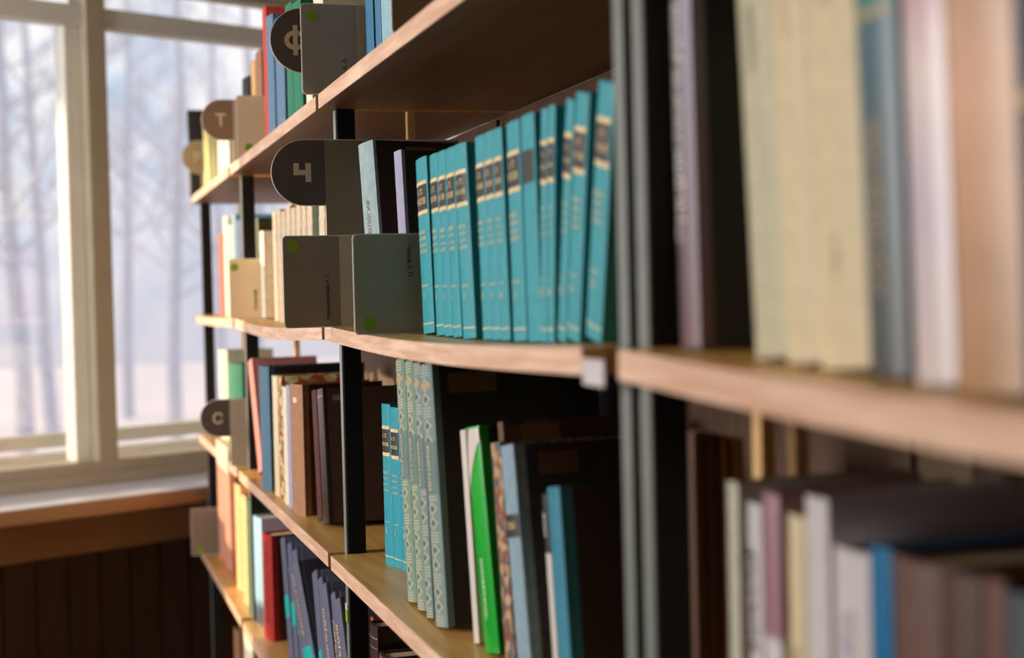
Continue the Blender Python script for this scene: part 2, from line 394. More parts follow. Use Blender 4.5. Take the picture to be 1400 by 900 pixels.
def patch(bm, t, y0, y1, z0, z1, off=.0004, th=.0003):
    N = 6; rows = []
    for i in range(N+1):
        y = y0+(y1-y0)*i/N; x = spine_x(y, t)-off
        rows.append([bm.verts.new((x, y, z0)), bm.verts.new((x, y, z1)), bm.verts.new((x+off+.0002, y, z1)), bm.verts.new((x+off+.0002, y, z0))])
    for p, q in zip(rows, rows[1:]):
        for i in range(4): bm.faces.new((p[i], q[i], q[(i+1) % 4], p[(i+1) % 4]))
    bm.faces.new(rows[0]); bm.faces.new(rows[-1][::-1])
def wear_mat_pair(c): return c
BOOKS = []
def make_book(loc, rot, t, h, d, cov, deco=(), label='', group=None, cat='book', pages='page_paper', name='book'):
    """deco items: ('patch', part, material, z0, z1, width fraction) / ('text', part, material, text, zc, height, vertical, width fraction) in fractions of the book's height,
       or ('label', part, material, x0, x1, z0, z1) a slip glued on the near cover, or a board sheet that paints its shade, in metres / fractions"""
    r = empty(name, loc, label, cat, group, rot)
    obj('cover', cover_bm(t, h, d), cov, r)
    c = min(CT, t*.16)
    pb = bmesh.new(); box(pb, c+.0012, d-.004, -t/2+c+.0002, t/2-c-.0002, .003, h-.004); obj('page_block', pb, pages, r)
    parts = []
    for it in deco:
        k, part, m = it[:3]
        bm = bmesh.new(); parts.append((part, m, bm))
        if k == 'patch':
            z0, z1, wf = it[3:]; patch(bm, t, -t/2*wf, t/2*wf, z0*h, z1*h)
        elif k == 'text':
            s, zc, hh, vert, wf = it[3:]
            o = .0009
            if vert: add_text(bm, s, hh*h, t*wf, lambda a, b: (spine_x(b, t)-o, b, zc*h+a) if True else None, .01)
            else: add_text(bm, s, t*wf, hh*h, lambda a, b: (spine_x(-a, t)-o, -a, zc*h+b), .01)
        elif k == 'label':
            x0, x1, z0, z1 = it[3:]; e = .0003 if 'board' in part else .0006
            box(bm, x0, x1, -t/2-e, -t/2-.00005, z0*h, z1*h)
        elif k == 'ctext':
            s, x0, x1, zc = it[3:]
            add_text(bm, s, x1-x0, None, lambda a, b: ((x0+x1)/2+a, -t/2-.0007, zc*h+b))
    for part, m, bm in parts: obj(part, bm, m, r)
    BOOKS.append(r); return r
def surf(u, z, y): return z + (sag(u, y) if z == 0 else 0)
def bk(u, z, s, top, bot, near, cov, label, deco=(), group=None, h=None, t=None, d=.14, twist=None, upright=None, tmax=.05, lean_deg=None, **kw):
    """top, bot: pixels on the far edge of the spine, near: px of the near edge at the top pixel's height; s: setback of the spine"""
    if upright is None: upright = u in ('O', 'A')
    A = atx(top[0], top[1], s); Bp = atx(bot[0], bot[1], s); Nn = atx(near, top[1], s)
    lean = 0 if upright else max(-.38, min(.38, math.atan2(A.y-Bp.y, A.z-Bp.z)))
    if lean_deg is not None: lean = math.radians(lean_deg)
    yc_t = (A.y+Nn.y)/2; tt = A.y-Nn.y
    k = math.tan(lean)
    zs = surf(u, z, yc_t)
    yc = yc_t - k*(A.z-zs)
    zs = max(surf(u, z, yc+.03), surf(u, z, yc-.03)) if z == 0 else z
    H = (A.z-zs)/math.cos(lean) if h is None else h
    T = tt*math.cos(lean); tw = 0
    if twist is not None: tw = math.radians(twist); T = t or T
    elif T > tmax:
        T = t or tmax*.92
        dist = math.hypot(s-CAM.x, yc); va = math.atan2(s-CAM.x, yc)
        want = min(.95, (near-top[0])/FPX*dist/T)
        tw = max(0, min(math.radians(32), math.asin(want)-va))
    elif t: T = t
    loc = (s, yc, zs+Z0+T/2*abs(math.sin(lean))+.0002)
    return make_book(loc, (-lean, 0, tw), T-.0008, H, d, cov, deco, label, group, **kw)
ORD = ['first', 'second', 'third', 'fourth', 'fifth', 'sixth', 'seventh', 'eighth', 'ninth', 'tenth', 'eleventh', 'twelfth', 'thirteenth', 'fourteenth', 'fifteenth', 'sixteenth', 'seventeenth']

# --- teal volumes
cloth('teal_cloth', (40, 148, 162), .62, .1); cloth('teal_bright', (18, 146, 166), .6, .08)
def teal_deco(no, gold=True):
    g = 'gilt'
    D = [('patch', 'title_label', 'label_black', .70, .845, .86)]
    if gold:
        D += [('patch', 'gilt_band', g, .845, .866, .86), ('patch', 'gilt_band', g, .678, .70, .86),
              ('text', 'gilt_lettering', g, 'А. П.', .805, .034, False, .5), ('text', 'gilt_lettering', g, 'ЧЕХОВ', .752, .05, False, .74)]
        for i, s in enumerate(('ПОЛНОЕ', 'СОБРАНИЕ', 'СОЧИНЕНИЙ', 'И ПИСЕМ')):
            D.append(('text', 'gilt_lettering', g, s, .575-.036*i, .022, False, .62))
        D += [('text', 'gilt_lettering', g, 'СОЧИНЕНИЯ', .27, .02, False, .6), ('text', 'gilt_lettering', g, str(no), .215, .035, False, .5), ('patch', 'gilt_band', g, .052, .058, .95)]
    return D
TE = [((569, 216), (576, 345), 584, 0, 3), ((587.5, 217), (597.5, 452), 598, 0, 4), ((598, 212), (608, 452), 609, 0, 5), ((609, 206), (619, 452), 621, 0, 6), ((621, 200), (630, 452), 642, 9, 7),
      ((649, 183), (662, 456), 661, 0, 8), ((661, 178), (673, 456), 673.5, 0, 9), ((673.5, 173), (685, 456), 685.5, 0, 10), ((692, 164), (702, 456), 710, 0, 11), ((711.5, 157), (721, 456), 730, 0, 12),
      ((740, 140), (737, 456), 749.5, 0, 13), ((750, 134), (748, 456), 759.5, 0, 14), ((775, 120), (756, 456), 787, 0, 15), ((789, 111), (770, 456), 808, 0, 16), ((820, 102), (798, 456), 843, 0, 17)]
TLEAN = [4.5, 3.8, 3.8, 3.8, 3.8, 3.8, 3.8, 3.8, 2.4, 2.4, -5, -5, -10.5, -11, -12.5]
for i, (a, b, n, tw, no) in enumerate(TE):
    bk('B', 0, .06, a, b, n, 'teal_cloth', 'teal cloth volume with black title label, %s from the left on the eye-level shelf' % ORD[i], teal_deco(no, i != 9),
       'teal volumes on the eye-level shelf', h=.211, t=(.034 if tw else None), twist=(tw or None), d=.135, lean_deg=TLEAN[i])
# lower shelf: three teal volumes
for i, (px, s, no) in enumerate([(530, .062, 5), (540.5, .068, 1), (551, .074, 9)]):
    A = atx(529.5, 640, .062); dth = math.radians(12)
    make_book((.062+i*.0287*math.sin(dth), A.y-i*.0287*math.cos(dth), -.33+Z0+.0002), (0, 0, dth), .0281, .222-.003*i, .14, 'teal_bright', teal_deco(no),
              'bright teal cloth volume left of the ornamented books, %s of three there' % ORD[i], 'teal volumes on the lower shelf')
# --- books of the eye-level shelf left of the teal set
cloth('greyblue_cloth', (150, 172, 176), .75); cloth('shaded_darkbrown', (46, 36, 28), .7); cloth('lilac_cloth', (160, 156, 184), .7)  # the dark brown is shade painted on near covers
bk('B', 0, .045, (496, 203), (501, 312), 518, ['greyblue_cloth'], 'worn grey-blue linen book with faded spine title standing by the letter card',
   [('text', 'spine_lettering', 'card_sheet', 'АНТОЛОГИЯ', .55, .42, True, .2), ('label', 'shaded_board', 'shaded_darkbrown', .0045, .149, .002, .998), ('label', 'paper_label', 'paper_label', .05, .095, .86, .97)], t=.042, twist=17, d=.15)
bk('B', 0, .055, (540.5, 211), (545, 312), 553, 'lilac_cloth', 'thin lilac-grey book between the worn grey-blue book and the first teal volume', [('label', 'shaded_board', 'shaded_darkbrown', .0045, .129, .002, .998)], t=.026, twist=9, d=.13)
# --- ornamented set and neighbours, lower shelf of the sharp bay
gloss('white_gloss', (214, 206, 200)); cloth('panel_cloth', (98, 122, 120), .7)
for i, (a, b, n, tw, cv) in enumerate([((541.4, 507), (561, 830), 553.5, None, 'ornament_green'), ((554, 509), (571.5, 834), 565.5, None, 'ornament_green'), ((566, 511), (583, 841), 575, None, 'ornament_blue'), ((576, 510), (593, 848), 595, 4, 'ornament_blue')]):
    D = [('patch', 'spine_panel', 'panel_cloth', .50, .70, .9), ('text', 'spine_lettering', 'gilt', 'ИСТОРИЯ', .6, .17, True, .42), ('patch', 'head_band', 'gilt_dull', .905, .925, .8)]
    D.append(('label', 'shaded_board', 'shaded_darkbrown', .008, .199, .002, .998))  # near cover's shade painted on as a darker board sheet
    if i == 3: D.append(('label', 'paper_label', 'paper_label', .018, .075, .88, .955))
    bk('B', -.33, .032, a, b, n, cv, 'tall faded green-grey book with diamond ornament spine, %s of four from the left' % ORD[i], D, 'ornamented volumes on the lower shelf',
       t=(.045 if tw else None), twist=tw, d=.2, h=.292, lean_deg=7.2)

bk('B', -.33, .048, (629, 590), (652, 878), 636, 'white_gloss', 'thin white brochure leaning against the bright green book', d=.15, lean_deg=9.5)
zones_mat('green_cover', [(0, (14, 160, 44)), (.9, (20, 176, 56))], .235, .25, .02)
g = bk('B', -.33, .05, (640, 584), (660, 889), 666, 'green_cover', 'bright glossy green book with a white corner stripe on the lower shelf',
   [('text', 'spine_lettering', 'white_ink', 'ЧЕРНЫШЕВСКИЙ', .28, .5, True, .2), ('label', 'shaded_board', mat('shaded_green', (16, 52, 24), .6), .010, .169, .003, .997)], t=.036, twist=9, d=.17, lean_deg=9.3)  # shade on the green near cover, painted as a deeper green sheet
tG, hG = .0352, .2305
def spine_strip(name, m, parent, f_lo, f_hi, off):
    """band across the spine between two height functions of v (0 = window side, 1 = near side)"""
    bm = bmesh.new(); rows = []
    for i in range(13):
        v = i/12; y = (.5-v)*tG*.98
        rows.append((bm.verts.new((spine_x(y, tG)-off, y, f_lo(v)*hG)), bm.verts.new((spine_x(y, tG)-off, y, max(f_lo(v)+.0005, f_hi(v))*hG))))
    for a, b in zip(rows, rows[1:]): bm.faces.new((a[0], b[0], b[1], a[1]))
    return obj(name, bm, m, parent)
mat('grey_print', (112, 120, 118), .4)
spine_strip('grey_corner', 'grey_print', g, lambda v: .72+.28*v, lambda v: .997, .0005)
spine_strip('corner_stripe', 'white_gloss', g, lambda v: min(.93, .70+.25*v), lambda v: min(.998, .80+.42*v), .0009)
cloth('brown_dull', (70, 48, 34), .7)
bk('B', -.33, .062, (680, 579), (690, 700), 687, 'collage_print', 'tall brown collage-covered book rising behind the mosaic-spined book', [('label', 'paper_label', 'paper_label', .02, .06, .9, .985)], d=.17, twist=0, t=.018, lean_deg=9.6)
bk('B', -.33, .05, (671, 608), (693, 897), 684, 'mosaic_print', 'thin book with brown mosaic-patterned spine beside the grey-blue book', d=.16, lean_deg=9.6)
cloth('steel_cloth', (128, 156, 172), .65); cloth('shaded_charcoal', (56, 56, 54), .7)  # the charcoal paints shade on blue near covers
bk('B', -.33, .052, (685, 610), (705, 897), 708, 'steel_cloth', 'grey-blue cloth book with a dark band on its spine, paper slip on its cover',
   [('patch', 'title_label', 'label_black', .60, .70, .96), ('text', 'gilt_lettering', 'gilt', 'ТОМ', .65, .05, False, .6), ('label', 'shaded_board', 'shaded_charcoal', .012, .159, .003, .997), ('label', 'paper_label', 'paper_label', .025, .066, .86, .96)], t=.036, twist=4, d=.16, lean_deg=9.6)
zones_mat('white_black_spine', [(0, (206, 200, 194)), (.70, (206, 200, 194)), (.71, (44, 40, 38)), (1, (44, 40, 38))], .185, .4, 0)
bk('B', -.33, .06, (741, 676), (757, 899), 748, 'white_black_spine', 'thin white booklet with a black spine head beside the thin blue book', [('text', 'spine_lettering', 'white_ink', 'СБОР', .85, .12, True, .5)], d=.13, lean_deg=8.2)
cloth('blue_teal_cloth', (30, 120, 146), .6)
bk('B', -.33, .06, (748, 667), (763, 899), 765, 'blue_teal_cloth', 'thin blue-teal book with shade-darkened embossed cover, nearest of the lower shelf row',
   [('label', 'shaded_board', 'shaded_darkbrown', .012, .148, .003, .997)], d=.15, lean_deg=8.2)

# --- second bay: cream set on the eye-level shelf
cloth('cream_cloth', (224, 202, 172), .7, .14); cloth('cream_grey', (214, 200, 176), .7, .14); cloth('moss_cloth', (70, 84, 60), .7); cloth('brick_cloth', (168, 84, 66), .7)
cloth('navy_cloth', (54, 92, 124), .65); cloth('skyblue_cloth', (128, 172, 196), .6); cloth('offwhite_cloth', (228, 220, 198), .6)
yy = 3.13
for i in range(16):
    t = .043
    make_book((.062+.003*math.sin(i*2.1), yy-t/2, max(surf('A', 0, yy), surf('A', 0, yy-t))+Z0+.0002), (0, 0, 0), t-.001, .222+.004*math.sin(i*1.7), .135, ('moss_cloth' if i == 12 else ('cream_grey' if i % 3 == 1 else 'cream_cloth')),
              [('patch', 'title_label', 'cream_grey', .66, .84, .9)] if i != 12 else [],
              ('dark moss-coloured book standing among the cream volumes' if i == 12 else 'cream cloth volume in the pale second-bay row, %s from its window end' % ORD[i]), 'cream volumes of the second bay' if i != 12 else None)
    yy -= t
bk('A', 0, .06, (347.5, 300), (350, 350), 353, 'moss_cloth', 'dark green book standing beside the post at the start of the cream row', d=.13, tmax=.06)
bk('A', 0, .055, (353, 318), (356, 350), 362, 'offwhite_cloth', 'small white sunlit book in front of the cream row', d=.12, twist=4, t=.04)
# --- end bay, eye level
bk('O', 0, .06, (298, 322), (301, 428), 304.5, 'brick_cloth', 'brick-red book on the end bay eye-level shelf, nearest the window', tmax=.07)
bk('O', 0, .055, (305, 298), (308, 425), 310.5, 'offwhite_cloth', 'pale book right of the brick-red book on the end bay', tmax=.07)
bk('O', 0, .055, (311, 299), (313, 425), 316, 'cream_cloth', 'cream book with green head on the end bay eye-level shelf', [('patch', 'head_band', 'moss_cloth', .92, .995, .98)], tmax=.07)
bk('O', 0, .055, (317, 295), (319, 425), 321, 'skyblue_cloth', 'light blue book beside the navy book on the end bay', tmax=.07)
bk('O', 0, .055, (322, 303), (324, 425), 329, 'navy_cloth', 'navy blue book beside the first post on the end bay', tmax=.07)

# --- second bay, lower shelf
cloth('rose_cloth', (186, 120, 112), .7); cloth('atlas_blue', (84, 118, 142), .55); cloth('tan_cloth', (164, 120, 88), .6); cloth('lilac_pale', (168, 160, 184), .6)
cloth('wine_cloth', (82, 34, 34), .5); mat('maroon_leather', (46, 30, 24), .32, .1, 60); cloth('brown_board', (92, 60, 38), .55)
bk('A', -.33, .03, (343, 498), (353, 640), 349, 'rose_cloth', 'faded rose book leaning beside the first post on the second bay', d=.14, upright=False)
bk('A', -.33, .012, (354, 499), (360.5, 662), 367, 'atlas_blue', 'large steel-blue atlas-sized book, widest on the lower shelf of the second bay', d=.2, tmax=.06, deco=[('label', 'shaded_board', 'shaded_charcoal', .012, .199, .003, .997)])
zones_mat('cream_check', [(0, (226, 208, 166)), (1, (232, 220, 190))], .24, .5, .1)
bk('A', -.33, .02, (372, 513), (385, 688), 378.5, 'cream_check', 'cream book with worn top beside the steel-blue atlas', tmax=.06)
bk('A', -.33, .02, (379, 513), (391, 688), 385, 'check_print', 'book with red and yellow checked spine beside the cream book', tmax=.06)
bk('A', -.33, .02, (386, 528), (400, 692), 391, 'offwhite_cloth', 'thin off-white booklet before the lilac one on the second bay', tmax=.06)
bk('A', -.33, .02, (391.5, 526), (404, 697), 396, 'lilac_pale', 'thin lilac booklet pressed against the tan book', tmax=.06)
bk('A', -.33, .02, (396.5, 523), (409, 705), 413, 'tan_cloth', 'tan cloth book with brown board on the lower shelf of the second bay', [('patch', 'title_patch', 'cream_cloth', .86, .9, .3), ('label', 'brown_board', 'brown_board', .012, .149, .003, .997)], d=.15, tmax=.06)
bk('A', -.33, .04, (426, 536), (440, 706), 432, 'wine_cloth', 'thin wine-red book leaning beside the maroon leather book', d=.14, lean_deg=8, tmax=.06)
bk('A', -.33, .04, (433, 535), (446, 708), 441, 'maroon_leather', 'maroon leather book with an oval label, beside the sharp black post',
   [('patch', 'gilt_band', 'gilt_dull', .94, .95, .95), ('label', 'shaded_board', mat('shaded_umber', (66, 40, 26), .6), .010, .169, .003, .997), ('label', 'oval_label', 'card_sheet', .016, .036, .905, .945), ('label', 'gilt_rule', 'paper_label', .09, .13, .80, .806), ('label', 'gilt_rule', 'paper_label', .09, .12, .77, .776), ('label', 'gilt_rule', 'paper_label', .1, .13, .74, .746)], d=.17, lean_deg=8, tmax=.06)  # umber sheet paints the shaded tone of the near cover
# --- end bay, lower shelf
cloth('emerald_cloth', (0, 128, 96), .6)
bk('O', -.33, .05, (299, 477), (303, 560), 310, 'offwhite_cloth', 'tall cream-white book standing behind the round letter sign of the end bay', d=.13, tmax=.07)
bk('O', -.33, .05, (311, 494), (314, 560), 331, 'emerald_cloth', 'emerald green book with yellow edge behind the round letter sign', d=.12, tmax=.07)

# --- second bay, bottom visible shelf
zones_mat('pale_blue_dark_foot', [(0, (40, 56, 66)), (.16, (60, 84, 98)), (.24, (150, 190, 212)), (1, (160, 200, 222))], .24, .5, .05)
cloth('red_cloth', (166, 36, 38), .5); cloth('slate_cloth', (92, 96, 120), .6, .1); mat('teal_label', (34, 168, 164), .5)
cloth('rust_cloth', (126, 54, 40), .6)
bk('A', -.66, .03, (346, 701), (353, 858), 357, 'pale_blue_dark_foot', 'pale blue book with dark foot on the bottom shelf left of the red book', d=.14, tmax=.07)
bk('A', -.66, .06, (359, 707), (363, 800), 366, 'rust_cloth', 'rust-brown book behind the red book on the bottom shelf', d=.1, tmax=.028)
bk('A', -.66, .03, (357.5, 723), (366, 872), 371, 'red_cloth', 'red cloth book with shade-darkened board standing on the bottom shelf', [('text', 'spine_lettering', 'dark_ink', 'БИБЛИОТЕКА', .55, .8, True, .35), ('label', 'shaded_board', 'wine_cloth', .012, .149, .003, .997)], d=.15, tmax=.06)  # wine sheet paints shade on the red near cover
SL = [((384, 728), (394, 878), 390, 1), ((392, 733), (402, 885), 397.5, 1), ((399.5, 740), (410, 893), 406, 1), ((408, 758), (421, 897), 424, 2), ((426, 783), (439, 897), 433, 0), ((434, 792), (448, 897), 440.5, 0), ((441, 803), (453, 897), 451, 3), ((453, 822), (460.5, 897), 459, 3), ((460, 828), (466.5, 897), 471.5, 3)]
for i, (a, b, n, k) in enumerate(SL):
    D = []
    if k in (1,): D = [('patch', 'teal_label', 'teal_label', .33, .52, .96)]
    if k == 2: D = [('patch', 'teal_label', 'teal_label', .12, .36, .8), ('text', 'gilt_lettering', 'gilt_dull', 'ФИЛОЛОГИЯ', .68, .48, True, .32)]
    if k == 0: D = [('patch', 'teal_label', 'teal_label', .1, .42, .7)]
    if k == 3: D = [('text', 'gilt_lettering', 'gilt', 'ЭНЦИКЛОПЕДИЯ', .5, .68, True, .42)]
    bk('A', -.66, .045, a, b, n, 'slate_cloth', 'slate-blue volume in the leaning row on the bottom shelf, %s from the red book' % ORD[i], D, 'slate-blue volumes on the bottom shelf', d=.14, tmax=.055, h=.232, upright=False)
# --- end bay, third visible level
cloth('salmon_cloth', (206, 142, 120), .7); cloth('sienna_cloth', (134, 76, 32), .7); cloth('peach_cloth', (236, 186, 128), .6); cloth('forest_cloth', (30, 100, 62), .6); cloth('black_cloth', (36, 34, 34), .6)
bk('O', -.66, .04, (297, 640), (302, 740), 305.5, 'salmon_cloth', 'salmon pink book next to the grey card on the end bay', d=.14, tmax=.08, h=.27)
bk('O', -.66, .04, (306, 645), (310, 745), 313.5, 'salmon_cloth', 'second salmon pink book, right of its twin on the end bay', d=.14, tmax=.08, h=.265)
bk('O', -.66, .05, (314, 654), (317, 750), 320, 'sienna_cloth', 'sienna brown book between the salmon and peach books', d=.14, tmax=.05, h=.26)
bk('O', -.66, .035, (320.5, 660), (325, 757), 328, 'peach_cloth', 'peach-coloured sunlit book on the end bay third shelf', d=.14, tmax=.08, h=.255)
bk('O', -.66, .03, (329, 668), (333.5, 780), 335.5, 'peach_cloth', 'peach-coloured book touching the forest green one', d=.14, tmax=.08, h=.25)
bk('O', -.66, .025, (336.5, 681), (341, 808), 343, 'forest_cloth', 'forest green book at the near end of the end bay third shelf', d=.14, tmax=.045)
# lowest level
bk('O', -.99, .03, (319, 855), (321, 895), 326, 'tan_cloth', 'tan book low on the end bay, left of the cream one', d=.14, tmax=.08)
bk('A', -.99, .02, (333, 856), (336, 899), 344, 'offwhite_cloth', 'bright cream book low under the second bay', d=.14, tmax=.06)
bk('A', -.99, .03, (352, 880), (355, 899), 357, 'forest_cloth', 'dark green book low beside the bright cream one', d=.14, tmax=.05)
mat('brown_leather', (66, 50, 46), .3, .1); mat('copper', (176, 100, 66), .4, .1)
bk('B', -.66, .03, (505.5, 848), (508, 898), 516, 'brown_leather', 'dark brown leather book under the sharp shelf, left one', [('patch', 'spine_band', 'bright_steel', .93, .937, .98), ('patch', 'spine_band', 'bright_steel', .88, .884, .9)], d=.13, upright=True)
bk('B', -.66, .03, (519, 889), (521, 899), 531, 'brown_leather', 'dark brown leather book with copper bands under the sharp shelf, right one', [('patch', 'copper_band', 'copper', .9, .985, .98)], d=.13, upright=True)
bk('B', -.66, .07, (506, 842), (508, 898), 511, 'copper', 'copper-brown book behind the dark leather books under the sharp shelf', d=.12, twist=0, t=.02)

# --- top shelf
cloth('red_top', (206, 66, 54), .5); cloth('denim_cloth', (96, 130, 160), .65); cloth('bottle_green', (20, 120, 88), .5); cloth('blue_top', (52, 112, 150), .55); cloth('ice_blue', (138, 176, 190), .6)
cloth('lime_cloth', (214, 206, 124), .6); cloth('olive_cloth', (110, 110, 44), .6)
make_book((-.006, 4.285, .33+Z0+.0002), (0, 0, 0), .034, .235, .13, 'black_cloth', [('patch', 'paper_label', 'paper_label', .78, .9, .6)], 'dark book at the window end of the top shelf behind a round sign')
bk('O', .33, .03, (277.5, 180), (280, 244), 284.5, 'lime_cloth', 'yellow-green book on the top shelf of the end bay', d=.13, tmax=.08, h=.19)
bk('O', .33, .04, (286, 182), (288, 240), 295, 'olive_cloth', 'olive book beside the yellow-green one on the top shelf', d=.13, tmax=.08, h=.18)
bk('O', .33, .03, (297, 180), (299, 235), 304.5, 'offwhite_cloth', 'ivory book under the round sign on the top shelf, left one', d=.13, tmax=.08, h=.17)
bk('O', .33, .03, (305, 180), (307, 230), 312, 'offwhite_cloth', 'ivory book under the round sign on the top shelf, right one', d=.13, tmax=.08, h=.17)
bk('A', .33, .06, (331, 112), (333, 200), 341, 'black_cloth', 'small dark book standing behind the beige card on the top shelf', d=.12, tmax=.08)
bk('A', .33, .05, (343, 88), (347, 190), 348.5, 'peach_cloth', 'orange-tan book on the top shelf left of the red book', d=.12, tmax=.08)
bk('A', .33, .05, (349, 76), (352, 186), 357, 'tan_cloth', 'tan book on the top shelf touching the red book', d=.12, tmax=.08)
bk('A', .33, .03, (358.5, 15), (364, 186), 363.5, 'red_top', 'tall red book on the top shelf', d=.16, tmax=.05)
bk('A', .33, .028, (363.8, 28), (370, 180), 373, 'denim_cloth', 'denim-blue book on the top shelf beside the red one', d=.14, tmax=.06)
bk('A', .33, .028, (375.5, 32), (381, 170), 387, 'denim_cloth', 'second denim-blue book on the top shelf, left of the green ones', d=.14, tmax=.06)
bk('A', .33, .028, (390, 12), (395, 160), 399, 'bottle_green', 'bottle-green book on the top shelf, left one of two behind the sign', d=.14, tmax=.06)
bk('A', .33, .030, (399.5, 10), (404, 155), 411, 'bottle_green', 'bottle-green book on the top shelf, right one of two behind the sign', d=.14, tmax=.06)
bk('A', .33, .035, (417, 60), (419, 140), 425, 'offwhite_cloth', 'white book on the top shelf just below the author card, left one', d=.14, tmax=.06, h=.18)
bk('A', .33, .035, (430, 60), (432, 132), 443, 'offwhite_cloth', 'white book on the top shelf just below the author card, right one', d=.14, tmax=.06, h=.18)
for i, (a, n, cv, s_, nm) in enumerate([((499.5, 3), 504.5, 'blue_top', .066, 'left of the four'), ((504.7, 3), 509.5, 'blue_top', .066, 'second of the four'), ((512.5, 3), 520, 'blue_top', .05, 'third of the four'), ((521, 3), 536, 'ice_blue', .046, 'pale and rightmost of the four')]):
    bk('B', .33, s_, a, (a[0]+2.3, 70), n, cv, 'blue book on the top shelf beside the author card, '+nm, [('patch', 'gilt_band', 'gilt', .66, .69, .9)] if i < 3 else [], h=.2, d=.13)

# --- nearest bay, eye level
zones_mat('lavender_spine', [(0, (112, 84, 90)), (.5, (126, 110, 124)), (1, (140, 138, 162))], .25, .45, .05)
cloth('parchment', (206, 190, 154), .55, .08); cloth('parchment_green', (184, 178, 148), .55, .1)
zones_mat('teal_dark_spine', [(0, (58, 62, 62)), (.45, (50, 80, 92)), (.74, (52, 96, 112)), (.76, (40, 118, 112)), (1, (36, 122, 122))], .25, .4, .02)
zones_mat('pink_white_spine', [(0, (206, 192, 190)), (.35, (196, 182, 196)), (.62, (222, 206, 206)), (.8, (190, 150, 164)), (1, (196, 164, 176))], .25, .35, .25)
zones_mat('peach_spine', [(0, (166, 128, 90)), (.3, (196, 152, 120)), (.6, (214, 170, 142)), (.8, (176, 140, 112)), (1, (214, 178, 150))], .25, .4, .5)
cloth('midnight_cloth', (40, 62, 82), .5)
HK = .25
bk('C', 0, .045, (913, 10), (931, 468), 945, 'lavender_spine', 'narrow lavender-grey book with white spine title on the nearest shelf', [('text', 'spine_lettering', 'white_ink', 'ЭНЦИКЛОПЕДИЯ', .62, .66, True, .5), ('label', 'shaded_board', 'black_cloth', .01, .139, .003, .997)], t=.036, lean_deg=1.6, h=HK-.005, d=.14)  # black sheet paints shade on the near cover
bk('C', 0, .045, (1008, 0), (1036, 478), 1052, 'parchment_green', 'greenish parchment book with worn lettered edge, left of the cream pair', [('text', 'spine_lettering', 'dark_ink', 'СЛОВАРЬ', .78, .16, True, .3), ('text', 'edge_lettering', 'white_ink', 'РУССКИЕ НАРОДНЫЕ СКАЗКИ', .42, .7, True, .16)], lean_deg=4.2, h=HK, d=.15, tmax=.08)
bk('C', 0, .045, (1053, 0), (1077, 483), 1099, 'parchment', 'cream parchment book, left one of the cream pair on the nearest shelf', [('text', 'spine_lettering', 'gilt_dull', 'РУССКИЙ', .82, .12, True, .4)], lean_deg=3.6, h=HK, d=.15, tmax=.08)
bk('C', 0, .045, (1100, 0), (1123, 487), 1168, 'parchment', 'wide cream parchment book, right one of the cream pair on the nearest shelf', [('text', 'spine_lettering', 'gilt_dull', 'ЯЗЫК', .84, .1, True, .4), ('text', 'spine_lettering', 'gilt_dull', 'ТОМ 2', .24, .1, True, .25)], lean_deg=3.2, h=HK, d=.15, tmax=.08)
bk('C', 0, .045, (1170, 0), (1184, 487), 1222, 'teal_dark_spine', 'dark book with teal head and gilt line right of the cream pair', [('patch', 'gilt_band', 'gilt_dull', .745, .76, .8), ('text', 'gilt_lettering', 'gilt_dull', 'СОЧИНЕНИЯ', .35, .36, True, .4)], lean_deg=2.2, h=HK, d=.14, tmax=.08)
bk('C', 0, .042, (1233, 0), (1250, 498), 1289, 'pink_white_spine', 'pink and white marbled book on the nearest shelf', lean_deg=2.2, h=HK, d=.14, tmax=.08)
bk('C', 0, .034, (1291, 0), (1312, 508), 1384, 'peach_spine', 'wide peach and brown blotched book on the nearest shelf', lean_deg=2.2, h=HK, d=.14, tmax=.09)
bk('C', 0, .034, (1386, 0), (1400, 512), 1440, 'midnight_cloth', 'midnight blue book with gilt marks cut by the right edge', [('patch', 'gilt_band', 'gilt_dull', .5, .53, .8), ('patch', 'gilt_band', 'gilt_dull', .72, .75, .8)], lean_deg=2.2, h=HK, d=.14, tmax=.09)

# --- nearest bay, lower shelf
cloth('celadon_cloth', (186, 184, 162), .55); cloth('umber_cloth', (62, 44, 30), .6); gloss('paper_white', (206, 200, 202)); cloth('plum_cloth', (150, 110, 124), .5)
zones_mat('plum_white', [(0, (206, 202, 206)), (.60, (206, 202, 206)), (.63, (150, 108, 122)), (1, (160, 120, 134))], .235, .4, 0)
gloss('azure_gloss', (0, 108, 160), .3); cloth('chestnut_cloth', (92, 60, 50), .55); cloth('chestnut_dark', (74, 44, 34), .55); cloth('russet_cloth', (98, 58, 48), .55); cloth('dusk_blue', (64, 72, 82), .6)
bk('C', -.33, .07, (993, 657), (996, 890), 1009, 'celadon_cloth', 'pale celadon book at the left end of the lowest blurred row', d=.14, upright=True)
bk('C', -.33, .07, (1012, 757), (1015, 890), 1023, 'umber_cloth', 'thin umber book in the lowest blurred row, behind the celadon one', d=.14, upright=True)
bk('C', -.33, .07, (1022, 686), (1029, 890), 1041, 'paper_white', 'white book with dark blue spine print in the lowest blurred row', [('text', 'spine_lettering', 'dark_ink', 'ФОЛЬКЛОР', .72, .42, True, .5)], d=.14, upright=True)
bk('C', -.33, .07, (1043, 672), (1049, 890), 1065, 'plum_white', 'plum and white book in the lowest blurred row', d=.14, upright=True)
bk('C', -.33, .066, (1077, 702), (1083, 890), 1100, 'parchment', 'cream book with brown spine title in the lowest blurred row', [('text', 'spine_lettering', 'gilt_dull', 'ЗАРУБЕЖНАЯ', .5, .5, True, .35)], d=.14, upright=True)
bk('C', -.33, .066, (1101, 676), (1106, 890), 1132, 'paper_white', 'tall white book in the lowest blurred row, right of the cream one', d=.14, upright=True)
